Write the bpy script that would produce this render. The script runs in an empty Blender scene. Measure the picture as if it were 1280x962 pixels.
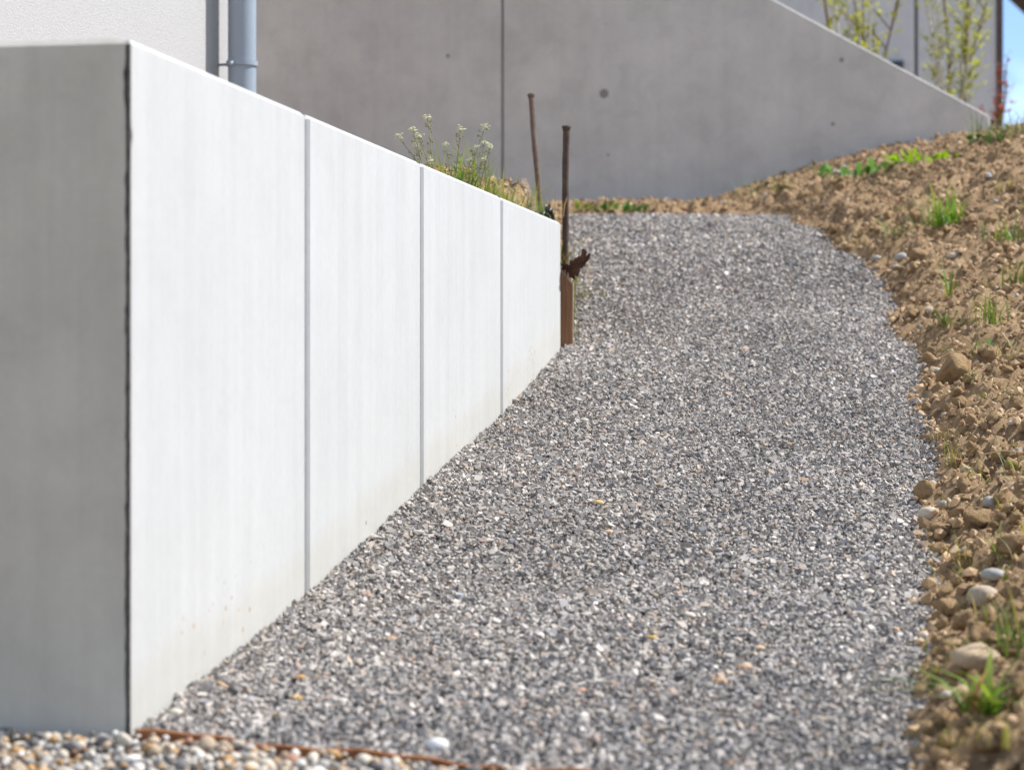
import bpy, bmesh, math
import numpy as np
from mathutils import Vector, Matrix, Euler

rng = np.random.default_rng(7)
scene = bpy.context.scene
C = scene.collection

# ------------------------------------------------------------------ camera, sky, sun, exposure
F = 3022.0                      # focal length in photo pixels (85 mm on 36 mm over 1280 px)
CZ = 0.51                       # camera height above the path at the wall corner
cam_d = bpy.data.cameras.new('camera')
cam_d.lens = 85.0; cam_d.sensor_width = 36.0; cam_d.clip_start = 0.05; cam_d.clip_end = 3000
cam_d.dof.use_dof = True; cam_d.dof.focus_distance = 5.85; cam_d.dof.aperture_fstop = 4.9
cam = bpy.data.objects.new('camera', cam_d); C.objects.link(cam)
cam.location = (0, 0, CZ); cam.rotation_euler = (math.radians(90.114), 0, 0)
scene.camera = cam

SUN_EL, SUN_PHI = math.radians(47), math.radians(11)     # phi: from +X towards +Y
S = Vector((math.cos(SUN_EL)*math.cos(SUN_PHI), math.cos(SUN_EL)*math.sin(SUN_PHI), math.sin(SUN_EL)))
world = bpy.data.worlds.new('World'); scene.world = world; world.use_nodes = True
wn, wl = world.node_tree.nodes, world.node_tree.links
bg = wn['Background']; bg.inputs['Strength'].default_value = 0.14
sky = wn.new('ShaderNodeTexSky'); sky.sky_type = 'NISHITA'; sky.sun_disc = False
sky.sun_elevation = SUN_EL; sky.sun_rotation = math.pi/2 - SUN_PHI; sky.altitude = 1500; sky.ozone_density = 2.6; sky.dust_density = 0.0; sky.air_density = 0.8
wtc = wn.new('ShaderNodeTexCoord'); wmap = wn.new('ShaderNodeMapping'); wmap.inputs['Scale'].default_value = (3, 3, 9)
wnoi = wn.new('ShaderNodeTexNoise'); wnoi.inputs['Scale'].default_value = 1.3; wnoi.inputs['Detail'].default_value = 6
wramp = wn.new('ShaderNodeValToRGB'); wramp.color_ramp.elements[0].position = 0.50; wramp.color_ramp.elements[1].position = 0.66
wmix = wn.new('ShaderNodeMixRGB'); wmix.inputs['Color2'].default_value = (8.2, 8.6, 9.0, 1)
wl.new(wtc.outputs['Generated'], wmap.inputs['Vector']); wl.new(wmap.outputs['Vector'], wnoi.inputs['Vector'])
wl.new(wnoi.outputs['Fac'], wramp.inputs['Fac']); wl.new(wramp.outputs['Color'], wmix.inputs['Fac'])
wl.new(sky.outputs['Color'], wmix.inputs['Color1']); wl.new(wmix.outputs['Color'], bg.inputs['Color'])

sun_d = bpy.data.lights.new('sun', 'SUN'); sun_d.energy = 4.6; sun_d.angle = math.radians(0.53); sun_d.color = (1.0, 0.975, 0.94)
sun = bpy.data.objects.new('sun', sun_d); C.objects.link(sun)
sun.rotation_euler = S.to_track_quat('Z', 'Y').to_euler(); sun.location = (6, 4, 8)
scene.view_settings.view_transform = 'Standard'; scene.view_settings.look = 'None'
scene.view_settings.exposure = 0.55; scene.view_settings.gamma = 1.0
scene.render.engine = 'CYCLES'
scene.cycles.max_bounces = 6

# ------------------------------------------------------------------ noise
def _hash(ix, iy, iz, seed):
    h = (ix.astype(np.int64)*374761393 + iy.astype(np.int64)*668265263 + iz.astype(np.int64)*1274126177 + seed*974634777) & 0x7fffffff
    h = ((h ^ (h >> 13))*1103515245 + 12345) & 0x7fffffff
    h = ((h ^ (h >> 11))*1664525 + 1013904223) & 0x7fffffff
    return ((h >> 8) & 0xffff)/65535.0
def vnoise(x, y, z=0.0, seed=0):
    x, y, z = np.broadcast_arrays(np.asarray(x, float), np.asarray(y, float), np.asarray(z, float))
    fx, fy, fz = np.floor(x), np.floor(y), np.floor(z)
    tx, ty, tz = x-fx, y-fy, z-fz
    tx, ty, tz = tx*tx*(3-2*tx), ty*ty*(3-2*ty), tz*tz*(3-2*tz)
    out = 0
    for a in (0, 1):
        for b in (0, 1):
            for c in (0, 1):
                w = (tx if a else 1-tx)*(ty if b else 1-ty)*(tz if c else 1-tz)
                out = out + w*_hash(fx+a, fy+b, fz+c, seed)
    return out
def fbm(x, y, z=0.0, oct=4, seed=0):
    s, a, t = 0, 1.0, 0
    for o in range(oct):
        s = s + a*vnoise(np.asarray(x)*2**o+o*17.3, np.asarray(y)*2**o+o*5.1, np.asarray(z)*2**o, seed+o); t += a; a *= 0.5
    return s/t
def sstep(t):
    t = np.clip(t, 0, 1); return t*t*(3-2*t)

# ------------------------------------------------------------------ layout of the place (heights from the path at the wall corner)
TH = math.atan(0.182)
U = np.array([math.sin(TH), math.cos(TH)])           # along the white wall, away from the corner
N = np.array([math.cos(TH), -math.sin(TH)])          # out of the white wall, over the path
C0 = np.array([-1.2147+0.182*3.571, 3.571])          # the wall's near corner
TOP = 1.03                                            # top of the wall
_py = np.array([-400, -30, -5, 0, 2, 3.38, 3.57, 4.54, 5.5, 6.51, 7.51, 8.5, 9.5, 10.3, 10.75, 11.2, 12, 14, 600])
_pz = np.array([-.8, -.7, -.62, -.61, -.59, -.533, -.509, -.387, -.228, -.071, .124, .330, .545, .712, .772, .792, .80, .80, .80])+CZ
_fy = np.arange(-30, 30, .02); _fz = np.interp(_fy, _py, _pz)
_k = np.hanning(21); _k /= _k.sum(); _fz = np.convolve(np.pad(_fz, 10, mode='edge'), _k, 'valid')
def g(Y): return np.interp(Y, _fy, _fz)
def XR(Y): return np.interp(Y, [0, 3.38, 3.66, 4.45, 4.85, 5.6, 6.4, 7.1, 7.75, 8.9, 9.6, 10.7, 11.2, 12], [.1, .553, .617, .773, .843, .957, 1.08, 1.19, 1.25, 1.36, 1.28, 1.20, 1.12, .9])
def XL(Y): return np.where(Y < 7.55, -1.2147+.182*Y, np.interp(Y, [7.55, 8.5, 12], [.158, .10, .05]))
PATH_END = 11.15
def sd(X, Y):
    return (X-C0[0])*U[0]+(Y-C0[1])*U[1], (X-C0[0])*N[0]+(Y-C0[1])*N[1]
def fill(Y): return CZ+np.interp(Y, [0, 5.3, 6.5, 7.5, 9, 10.7, 12.5, 14], [.40, .42, .53, .63, .71, .78, .87, .95])
def bank(X, Y):
    dX = np.maximum(0, X-XR(Y)-.03); dY = np.maximum(0, Y-PATH_END)
    k = np.interp(Y, [2, 7, 12], [.16, .22, .37])
    b = g(Y)+.062*np.minimum(dY, 2.5)+k*dX + .035*sstep(np.maximum(dX, dY)/.15)
    cap = CZ+1.31
    return np.where(b > cap-.3, cap-.3*np.exp(-(np.maximum(b-cap+.3, 0))/.3), b)
def base(X, Y):
    s, d = sd(X, Y)
    h = bank(X, Y)
    f = fill(Y); f = np.where(s < 4.25, np.minimum(f, TOP-.035+np.maximum(0, -d-.12)*1.3+np.maximum(0, s-4.0)*.8), f)
    t_in = sstep((-d-.03)/.05)*sstep((s-.03)/.05)
    t_far = sstep((.0195*Y-X)/.13)
    t = np.where(s < 4.02, t_in, t_far)
    t = np.where(s < 0, 0, t)
    h = h*(1-t)+f*t
    bh = CZ+(487-346)/F*7.6                     # earth held back by the brown board
    m = sstep((.172-X)/.02)*sstep((8.1-Y)/.3)*(s > 4.03)*sstep((Y-7.57)/.01)
    return np.maximum(h, h*(1-m)+bh*m)
def at(x, y, Y): return np.array([(x-640)*Y/F, Y, CZ+(487-y)*Y/F])
def on_ground(x, y, surf=None):
    """the point of the ground that the photo shows at pixel x, y"""
    Ys = np.arange(3.0, 14, .01); X = (x-640)*Ys/F; h = CZ+(487-y)*Ys/F
    b = (surf or base)(X, Ys); i = np.argmax(b >= h)
    return np.array([X[i], Ys[i], b[i]])

# ------------------------------------------------------------------ mesh helpers
def mesh_data(name, V, Fc, mat=None, smooth=False, col=None):
    me = bpy.data.meshes.new(name)
    if isinstance(Fc, np.ndarray):
        V = np.asarray(V, np.float32); k = Fc.shape[1]
        me.vertices.add(len(V)); me.vertices.foreach_set('co', V.ravel())
        me.loops.add(Fc.size); me.loops.foreach_set('vertex_index', Fc.astype(np.int32).ravel())
        me.polygons.add(len(Fc)); me.polygons.foreach_set('loop_start', np.arange(0, Fc.size, k, dtype=np.int32))
        me.update(calc_edges=True); me.validate()
    else:
        me.from_pydata([tuple(map(float, v)) for v in V], [], Fc); me.update()
    me.polygons.foreach_set('use_smooth', np.full(len(me.polygons), smooth, bool))
    if col is not None:
        a = me.attributes.new('col', 'FLOAT_COLOR', 'POINT')
        c = np.ones((len(V), 4), np.float32); c[:, :3] = col; a.data.foreach_set('color', c.ravel())
    if mat: me.materials.append(mat)
    return me
def link(name, me, parent=None, loc=None):
    o = bpy.data.objects.new(name, me); C.objects.link(o)
    if parent is not None: o.parent = parent
    if loc is not None: o.location = loc
    return o
def tag(o, label=None, cat=None, group=None, kind=None):
    if label: o['label'] = label
    if cat: o['category'] = cat
    if group: o['group'] = group
    if kind: o['kind'] = kind
    return o
def thing(name, loc, label, cat, group=None):
    return tag(link(name, None, loc=tuple(loc)), label, cat, group)
def wpart(name, V, Fc, mat, parent, smooth=False, col=None, off=None):
    """a part given in world coordinates, kept in its thing's own frame"""
    o0 = np.array(off if off is not None else parent.location)
    return link(name, mesh_data(name, np.asarray(V, float)-o0, Fc, mat, smooth, col), parent)
def box(x0, x1, y0, y1, z0, z1):
    return ([(x0,y0,z0),(x1,y0,z0),(x1,y1,z0),(x0,y1,z0),(x0,y0,z1),(x1,y0,z1),(x1,y1,z1),(x0,y1,z1)],
            [(0,3,2,1),(4,5,6,7),(0,1,5,4),(1,2,6,5),(2,3,7,6),(3,0,4,7)])
def prism(poly, z0, z1):
    n = len(poly); V = [(p[0], p[1], z0) for p in poly]+[(p[0], p[1], z1) for p in poly]
    return V, [tuple(range(n))[::-1], tuple(range(n, 2*n))]+[(i, (i+1) % n, n+(i+1) % n, n+i) for i in range(n)]
def tube(P, R, n=8, cap=True):
    P = [np.asarray(p, float) for p in P]; V, Fc = [], []
    for i, p in enumerate(P):
        d = P[min(i+1, len(P)-1)]-P[max(i-1, 0)]; d /= np.linalg.norm(d)+1e-9
        a = np.cross(d, (0, 0, 1.)); 
        if np.linalg.norm(a) < .2: a = np.cross(d, (1., 0, 0))
        a /= np.linalg.norm(a); b = np.cross(d, a)
        r = R[i] if hasattr(R, '__len__') else R
        for k in range(n):
            t = 2*math.pi*k/n; V.append(p+r*(math.cos(t)*a+math.sin(t)*b))
    for i in range(len(P)-1):
        for k in range(n):
            Fc.append((i*n+k, i*n+(k+1) % n, (i+1)*n+(k+1) % n, (i+1)*n+k))
    if cap: Fc += [tuple(range(n))[::-1], tuple((len(P)-1)*n+k for k in range(n))]
    return V, Fc
def join(parts):
    V, Fc = [], []
    for v, f in parts:
        o = len(V); V += list(v); Fc += [tuple(i+o for i in q) for q in f]
    return V, Fc
def bevelled(name, V, Fc, mat, width, parent=None, loc=None, segs=1, skip=None):
    me = mesh_data(name, V, Fc); bm = bmesh.new(); bm.from_mesh(me)
    bmesh.ops.recalc_face_normals(bm, faces=bm.faces)
    bmesh.ops.bevel(bm, geom=[e for e in bm.edges if len(e.link_faces) == 2 and e.calc_face_angle() > .3 and not (skip and skip(e))], offset=width, segments=segs, affect='EDGES', profile=.5)
    bm.to_mesh(me); bm.free(); me.materials.append(mat)
    return link(name, me, parent, loc)
def ico(sub):
    bm = bmesh.new(); bmesh.ops.create_icosphere(bm, subdivisions=sub, radius=1)
    V = np.array([v.co[:] for v in bm.verts]); Fc = np.array([[v.index for v in f.verts] for f in bm.faces]); bm.free()
    return V, Fc
ICO1, ICO2, ICO3 = ico(1), ico(2), ico(3)

# ------------------------------------------------------------------ materials
def mat_new(name, rough=.85, spec=.3):
    m = bpy.data.materials.new(name); m.use_nodes = True; nt = m.node_tree
    b = nt.nodes['Principled BSDF']; b.inputs['Roughness'].default_value = rough; b.inputs['Specular IOR Level'].default_value = spec
    return m, nt, b
def nd(nt, t, **kw):
    n = nt.nodes.new(t)
    for k, v in kw.items():
        if k in n.inputs: n.inputs[k].default_value = v
        else: setattr(n, k, v)
    return n
def ramp(nt, fac, stops, interp='LINEAR'):
    r = nt.nodes.new('ShaderNodeValToRGB'); r.color_ramp.interpolation = interp; e = r.color_ramp.elements
    while len(e) < len(stops): e.new(.5)
    for i, (p, c) in enumerate(stops):
        e[i].position = p; e[i].color = (*c, 1) if len(c) == 3 else c
    nt.links.new(fac, r.inputs['Fac']); return r.outputs['Color']
def mix(nt, fac, a, b, mode='MIX'):
    m = nt.nodes.new('ShaderNodeMixRGB'); m.blend_type = mode
    for s, v in (('Fac', fac), ('Color1', a), ('Color2', b)):
        if hasattr(v, 'links'): nt.links.new(v, m.inputs[s])
        elif s == 'Fac': m.inputs[s].default_value = v
        else: m.inputs[s].default_value = (*v, 1)
    return m.outputs['Color']
def noise(nt, scale, detail=4, vec=None, rough=.55, dist=0):
    n = nd(nt, 'ShaderNodeTexNoise'); n.inputs['Scale'].default_value = scale; n.inputs['Detail'].default_value = detail
    n.inputs['Roughness'].default_value = rough; n.inputs['Distortion'].default_value = dist
    if vec is not None: nt.links.new(vec, n.inputs['Vector'])
    return n.outputs['Fac']
def mapped(nt, scale, src='Object', rot=(0, 0, 0), loc=(0, 0, 0)):
    tc = nt.nodes.new('ShaderNodeTexCoord'); mp = nt.nodes.new('ShaderNodeMapping'); mp.inputs['Scale'].default_value = scale
    mp.inputs['Rotation'].default_value = rot; mp.inputs['Location'].default_value = loc
    nt.links.new(tc.outputs[src], mp.inputs['Vector']); return mp.outputs['Vector']
def bump(nt, b, h, strength, dist=.01):
    n = nt.nodes.new('ShaderNodeBump'); n.inputs['Strength'].default_value = strength; n.inputs['Distance'].default_value = dist
    nt.links.new(h, n.inputs['Height']); nt.links.new(n.outputs['Normal'], b.inputs['Normal'])

def concrete(name, lo, hi, streak=.5, pore=1.0, stain=None, rough=.8, blotch=.5):
    """cast concrete: cloudy tone, streaks that ran down the form, scattered pores"""
    m, nt, b = mat_new(name, rough, .25)
    L = nt.links
    obj = mapped(nt, (1, 1, 1)); st = mapped(nt, (22, 22, .7))
    cloud = noise(nt, 2.2, 6, obj, .6); fine = noise(nt, 60, 3, obj); run = noise(nt, 1.0, 4, st, .6)
    c = ramp(nt, cloud, [(.3, lo), (.7, hi)])
    c = mix(nt, streak, c, ramp(nt, run, [(.3, (.80, .79, .77)), (.62, (1, 1, 1))]), 'MULTIPLY')
    blot = noise(nt, 9, 5, obj, .65, .6); c = mix(nt, blotch, c, ramp(nt, blot, [(.34, (.84, .835, .83)), (.52, (1, 1, 1)), (.70, (1.05, 1.03, 1.0))]), 'MULTIPLY')
    c = mix(nt, .35, c, ramp(nt, fine, [(.3, (.86, .86, .86)), (.7, (1, 1, 1))]), 'MULTIPLY')
    vo = nd(nt, 'ShaderNodeTexVoronoi'); vo.inputs['Scale'].default_value = 11; L.new(obj, vo.inputs['Vector'])
    vs = nd(nt, 'ShaderNodeSeparateColor'); L.new(vo.outputs['Color'], vs.inputs['Color'])
    r = nd(nt, 'ShaderNodeMath', operation='MULTIPLY'); L.new(vs.outputs['Red'], r.inputs[0]); L.new(vs.outputs['Green'], r.inputs[1])
    r2 = nd(nt, 'ShaderNodeMath', operation='POWER'); L.new(r.outputs[0], r2.inputs[0]); r2.inputs[1].default_value = 3.0
    r3 = nd(nt, 'ShaderNodeMath', operation='MULTIPLY'); L.new(r2.outputs[0], r3.inputs[0]); r3.inputs[1].default_value = .16*pore
    lt = nd(nt, 'ShaderNodeMath', operation='LESS_THAN'); L.new(vo.outputs['Distance'], lt.inputs[0]); L.new(r3.outputs[0], lt.inputs[1])
    c = mix(nt, lt.outputs[0], c, tuple(.38*v for v in lo))
    if stain:
        at_ = nd(nt, 'ShaderNodeAttribute', attribute_name='above'); fac = at_.outputs['Fac']
        n1 = noise(nt, 5, 5, obj); sub = nd(nt, 'ShaderNodeMath', operation='MULTIPLY_ADD'); L.new(n1, sub.inputs[0]); sub.inputs[1].default_value = -.11; L.new(fac, sub.inputs[2])
        c = mix(nt, 1.0, c, ramp(nt, sub.outputs[0], [(0, (.95, .925, .86)), (.05, (.99, .985, .965)), (.5, (1, 1, 1))]), 'MULTIPLY')
        sp = nd(nt, 'ShaderNodeTexVoronoi'); sp.inputs['Scale'].default_value = 34; L.new(obj, sp.inputs['Vector'])
        s2 = nd(nt, 'ShaderNodeMath', operation='LESS_THAN'); L.new(sp.outputs['Distance'], s2.inputs[0]); s2.inputs[1].default_value = .16
        n2 = noise(nt, 2.3, 3, obj); s3 = ramp(nt, n2, [(.56, (0, 0, 0)), (.62, (1, 1, 1))])
        s4 = ramp(nt, fac, [(.09, (1, 1, 1)), (.16, (0, 0, 0))])
        m1 = mix(nt, 1.0, s3, s4, 'MULTIPLY'); m2 = mix(nt, 1.0, m1, s2.outputs[0], 'MULTIPLY')
        c = mix(nt, m2, c, (.42, .25, .12))
    L.new(c, b.inputs['Base Color'])
    hsum = mix(nt, lt.outputs[0], mix(nt, .5, cloud, fine), (0, 0, 0))
    bump(nt, b, hsum, .12, .004)
    return m
M = {}
M['panel'] = concrete('white_concrete', (.482, .486, .480), (.525, .527, .520), .32, .75, stain=True, blotch=.14)
M['panel_front'] = concrete('grey_concrete', (.52, .50, .43), (.62, .597, .518), .40, 2.0, blotch=.30)  # same concrete as the lit panels, colour brightened and warmed for its shade
M['back'] = concrete('cast_concrete', (.545, .525, .49), (.675, .65, .612), .22, .9, blotch=.45)
M['building'] = concrete('pale_cladding', (.52, .54, .555), (.57, .59, .605), .15, .2)

def simple(name, lo, hi, scale=20, rough=.8, spec=.3, bs=.3, bd=.005, stretch=(1, 1, 1), metallic=0.0):
    m, nt, b = mat_new(name, rough, spec); v = mapped(nt, stretch)
    n = noise(nt, scale, 6, v, .6); nt.links.new(ramp(nt, n, [(.3, lo), (.7, hi)]), b.inputs['Base Color'])
    b.inputs['Metallic'].default_value = metallic
    if bs: bump(nt, b, n, bs, bd)
    return m
M['seal'] = simple('grey_sealant', (.19, .19, .195), (.25, .25, .255), 40, .7)
M['dark_seal'] = simple('dark_joint', (.045, .042, .04), (.12, .11, .10), 60, .9, .2, .8)
M['plaster'] = simple('white_plaster', (.42, .412, .40), (.50, .492, .48), 190, .95, .15, .9, .004)
M['zinc'] = simple('zinc', (.27, .315, .365), (.31, .355, .405), 8, .40, .5, .05, .002)
M['rust'] = simple('rusty_steel', (.085, .060, .048), (.20, .145, .115), 45, .85, .3, .7, .003)
M['rust_light'] = simple('orange_rust', (.20, .075, .028), (.42, .17, .06), 45, .85, .3, .7, .003)
M['rust_dark'] = simple('dark_rusty_steel', (.045, .034, .028), (.12, .08, .06), 60, .8, .3, .7, .003)
M['wood'] = simple('brown_wood', (.20, .10, .05), (.34, .18, .09), 9, .8, .3, .5, .004, (14, 14, .8))
M['wood_end'] = simple('splintered_wood', (.42, .32, .23), (.60, .48, .36), 30, .9, .2, .8, .004, (1, 1, 5))
M['bark'] = simple('dark_bark', (.035, .018, .013), (.12, .06, .04), 70, .9, .2, 1, .004)
M['black'] = simple('black_plastic', (.012, .014, .020), (.025, .028, .036), 20, .28, .6, .3, .004)
M['trim'] = simple('brown_trim', (.07, .05, .045), (.11, .08, .07), 20, .6)
M['tie'] = simple('tie_plug', (.24, .23, .215), (.31, .295, .28), 40, .9)
M['roof'] = simple('dark_roof', (.05, .04, .035), (.09, .075, .06), 12, .8)
M['stem_pale'] = simple('pale_bark', (.42, .40, .36), (.64, .62, .56), 30, .85)
M['stem_brown'] = simple('brown_stem', (.15, .10, .06), (.26, .19, .12), 30, .85)
M['straw'] = simple('straw', (.45, .33, .17), (.62, .50, .29), 30, .8)

def soil_mat(name, dark, light):
    m, nt, b = mat_new(name, .95, .12); v = mapped(nt, (1, 1, 1))
    tc = nt.nodes.new('ShaderNodeNewGeometry'); mp = nt.nodes.new('ShaderNodeMapping'); nt.links.new(tc.outputs['Position'], mp.inputs['Vector']); v = mp.outputs['Vector']
    n1 = noise(nt, 5, 5, v, .6); n2 = noise(nt, 80, 6, v, .7); n3 = noise(nt, 240, 4, v, .7)
    c = mix(nt, .55, ramp(nt, n1, [(.3, dark), (.7, light)]), ramp(nt, n2, [(.3, dark), (.68, light)]))
    nt.links.new(c, b.inputs['Base Color'])
    bump(nt, b, mix(nt, .4, n2, n3), 1.0, .020); return m
SD, SL = (.28, .178, .094), (.56, .39, .228)
M['soil'] = soil_mat('soil', SD, SL)
M['clod'] = soil_mat('clod', (.30, .19, .095), (.57, .39, .215))

def stone_mat(name, attr, rough=.75, bs=.3):
    """stone whose own colour comes from the stone (attribute or object colour)"""
    m, nt, b = mat_new(name, rough, .35)
    if attr: src = nd(nt, 'ShaderNodeAttribute', attribute_name='col').outputs['Color']
    else: src = nt.nodes.new('ShaderNodeObjectInfo').outputs['Color']
    g_ = nt.nodes.new('ShaderNodeNewGeometry'); n = noise(nt, 150, 4, g_.outputs['Position'], .6)
    c = mix(nt, .8, src, ramp(nt, n, [(.3, (.74, .74, .75)), (.7, (1.12, 1.11, 1.09))]), 'MULTIPLY')
    nt.links.new(c, b.inputs['Base Color']); bump(nt, b, n, bs, .002); return m
M['gravel'] = stone_mat('gravel_chips', True); M['stone'] = stone_mat('stone', False)
M['gravel_base'] = simple('gravel_bed', (.06, .058, .056), (.26, .25, .245), 160, .9, .2, 1, .01)

def leaf_mat(name, attr=True, colr=(.1, .2, .03), trans=.45):
    m = bpy.data.materials.new(name); m.use_nodes = True; nt = m.node_tree; b = nt.nodes['Principled BSDF']
    b.inputs['Roughness'].default_value = .5; b.inputs['Specular IOR Level'].default_value = .35
    src = nd(nt, 'ShaderNodeAttribute', attribute_name='col').outputs['Color']
    nt.links.new(src, b.inputs['Base Color'])
    t = nt.nodes.new('ShaderNodeBsdfTranslucent'); ms = nt.nodes.new('ShaderNodeMixShader'); ms.inputs[0].default_value = trans
    t2 = mix(nt, 1.0, src, (1.25, 1.2, .7), 'MULTIPLY'); nt.links.new(t2, t.inputs['Color'])
    nt.links.new(b.outputs[0], ms.inputs[1]); nt.links.new(t.outputs[0], ms.inputs[2]); nt.links.new(ms.outputs[0], nt.nodes['Material Output'].inputs[0])
    return m
M['leaf'] = leaf_mat('leaf')

# ------------------------------------------------------------------ the setting
# ground: one sheet to the horizon, fine where the place is
gx = np.unique(np.concatenate([-np.geomspace(4.2, 900, 26)[::-1], np.arange(-4, 4.01, .05), np.geomspace(4.2, 900, 26)]))
gy = np.unique(np.concatenate([-np.geomspace(1, 900, 20)[::-1], np.arange(-.8, 2.4, .2), np.arange(2.4, 14.2, .05), np.geomspace(14.4, 1500, 30)]))
GX, GY = np.meshgrid(gx, gy)
GZ = base(GX, GY) - .03
def grid_faces(ny, nx):
    i = np.arange(ny*nx).reshape(ny, nx)
    return np.stack([i[:-1, :-1].ravel(), i[:-1, 1:].ravel(), i[1:, 1:].ravel(), i[1:, :-1].ravel()], 1)
tag(link('ground', mesh_data('ground', np.stack([GX.ravel(), GY.ravel(), GZ.ravel()], 1), grid_faces(len(gy), len(gx)), M['soil'], True)), kind='structure')

# loose soil with its lumps: the bank beside the path, the strip under the rear wall, the fill behind the white wall
def soil_noise(X, Y):
    big = fbm(X*5.5, Y*5.5, 0, 3, 11)-.5
    mid = np.abs(fbm(X*17, Y*17, 0, 3, 31)-.5)*2
    sm = fbm(X*55, Y*55, 0, 3, 51)-.5
    return .085*big + .080*(.30-mid) + .045*sm
def soil_h(X, Y): return base(X, Y)+soil_noise(X, Y)
def d_out(X, Y): return np.maximum(np.maximum(X-XR(Y), Y-PATH_END), XL(Y)-X)
def soil_patch(name, xs, ys, keep, h):
    X, Y = np.meshgrid(xs, ys); Z = h(X, Y)
    V = np.stack([X.ravel(), Y.ravel(), Z.ravel()], 1); Fc = grid_faces(len(ys), len(xs)); k = keep(X, Y).ravel()
    Fc = Fc[k[Fc].all(1)]; used = np.unique(Fc); idx = np.full(len(V), -1); idx[used] = np.arange(len(used))
    return tag(link(name, mesh_data(name, V[used], idx[Fc], M['soil'], True)), kind='structure')
def edge_n(X, Y): return .10*(fbm(X*4, Y*4, 0, 3, 5)-.5)+.05*(fbm(X*16, Y*16, 0, 2, 6)-.5)
def bank_h(X, Y):
    d = np.maximum(X-XR(Y), Y-PATH_END)+edge_n(X, Y)
    return base(X, Y)+soil_noise(X, Y)*sstep((d+.05)/.14) + .012*sstep((d)/.05) - .05*(1-sstep((d+.07)/.08))
soil_patch('soil_bank', np.arange(-.7, 3.4, .0155), np.concatenate([np.arange(3.0, 8, .0155), np.arange(8, 13.6, .022)]),
           lambda X, Y: (np.maximum(X-XR(Y), Y-PATH_END) > -.14) & ((X-.62)*N[0]+(Y-3)*N[1] > -2) & ((Y > 10.9) | (X > .3)), bank_h)
def fill_h(X, Y):
    s, d = sd(X, Y); return base(X, Y)+soil_noise(X, Y)*1.2
soil_patch('soil_fill', np.arange(-1.6, .35, .02), np.arange(5, 11.0, .02), lambda X, Y: (sd(X, Y)[1] < np.where(sd(X, Y)[0] > 4.05, .02, -.10)) & (X < np.maximum(.0195*Y+.02, .172*(Y < 8.1)+.01)), fill_h)

# gravel path: its bed, then the crushed chips lying on it
EDGE_A = C0+N*0.0-U*.004
def in_front(X, Y): return (X-EDGE_A[0])*U[0]+(Y-EDGE_A[1])*U[1]+.185*np.maximum((X-EDGE_A[0]), 0)      # >0: beyond the rusty edging
py = np.arange(3.15, 11.4, .03); pt = np.linspace(-.02, 1.06, 44)
PY, PT = np.meshgrid(py, pt, indexing='ij'); PX = XL(PY)+(XR(PY)-XL(PY))*PT
def path_h(X, Y): return g(Y)+.010*(fbm(X*3, Y*3, 0, 3, 71)-.5)
tag(link('gravel_path', mesh_data('gravel_path', np.stack([PX.ravel(), PY.ravel(), path_h(PX, PY).ravel()-.004], 1), grid_faces(len(py), len(pt)), M['gravel_base'], True)), kind='structure')

PAL = np.array([(.30, .295, .29), (.40, .395, .39), (.20, .20, .205), (.52, .51, .50), (.12, .12, .13), (.36, .33, .30), (.26, .27, .30), (.44, .37, .30), (.66, .65, .63), (.33, .25, .21), (.46, .31, .17)])
PALP = np.array([.19, .19, .16, .11, .09, .08, .07, .05, .04, .015, .005]); PALP /= PALP.sum(); PAL = (PAL*.72+.078)*np.array([1.085, 1.0, .91])
def chips(name, X, Y, Z, size, pal, pp, base_mesh, nvar, jag, flat, mat, smooth=False, tilt=.5, tone=None):
    V0, F0 = base_mesh; nv = len(V0); var = []
    for k in range(nvar):
        sc = np.array([1, rng.uniform(.6, .95), rng.uniform(*flat)])
        if nv <= 12: v = V0*(1+jag*rng.uniform(-1, 1, (nv, 1)))
        else: v = V0*(1+jag*2*(fbm(V0[:, :1]*1.3+k*7, V0[:, 1:2]*1.3, V0[:, 2:]*1.3, 2, k)-.5))
        var.append(v*sc)
    var = np.array(var); n = len(X); vi = rng.integers(0, nvar, n)
    a, b_, c_ = rng.uniform(0, 2*math.pi, n), rng.normal(0, tilt, n), rng.normal(0, tilt, n)
    ca, sa, cb, sb, cc, s_c = np.cos(a), np.sin(a), np.cos(b_), np.sin(b_), np.cos(c_), np.sin(c_)
    Rz = np.zeros((n, 3, 3)); Rz[:, 0, 0] = ca; Rz[:, 0, 1] = -sa; Rz[:, 1, 0] = sa; Rz[:, 1, 1] = ca; Rz[:, 2, 2] = 1
    Rx = np.zeros((n, 3, 3)); Rx[:, 0, 0] = 1; Rx[:, 1, 1] = cb; Rx[:, 1, 2] = -sb; Rx[:, 2, 1] = sb; Rx[:, 2, 2] = cb
    Ry = np.zeros((n, 3, 3)); Ry[:, 1, 1] = 1; Ry[:, 0, 0] = cc; Ry[:, 0, 2] = s_c; Ry[:, 2, 0] = -s_c; Ry[:, 2, 2] = cc
    R = Rx @ Ry @ Rz
    V = np.einsum('nij,nkj->nki', R, var[vi])*size[:, None, None]
    V[..., 0] += X[:, None]; V[..., 1] += Y[:, None]; V[..., 2] += Z[:, None]
    Fc = (F0[None]+(np.arange(n)*nv)[:, None, None]).reshape(-1, 3)
    col = pal[rng.choice(len(pal), n, p=pp)]*rng.uniform(.82, 1.18, (n, 1))
    if tone is not None: col = col*tone[:, None]
    if name is None: return V.reshape(-1, 3), Fc, np.repeat(col, nv, 0)
    me = mesh_data(name, V.reshape(-1, 3), Fc, mat, smooth, np.repeat(col, nv, 0))
    return link(name, me)
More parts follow.
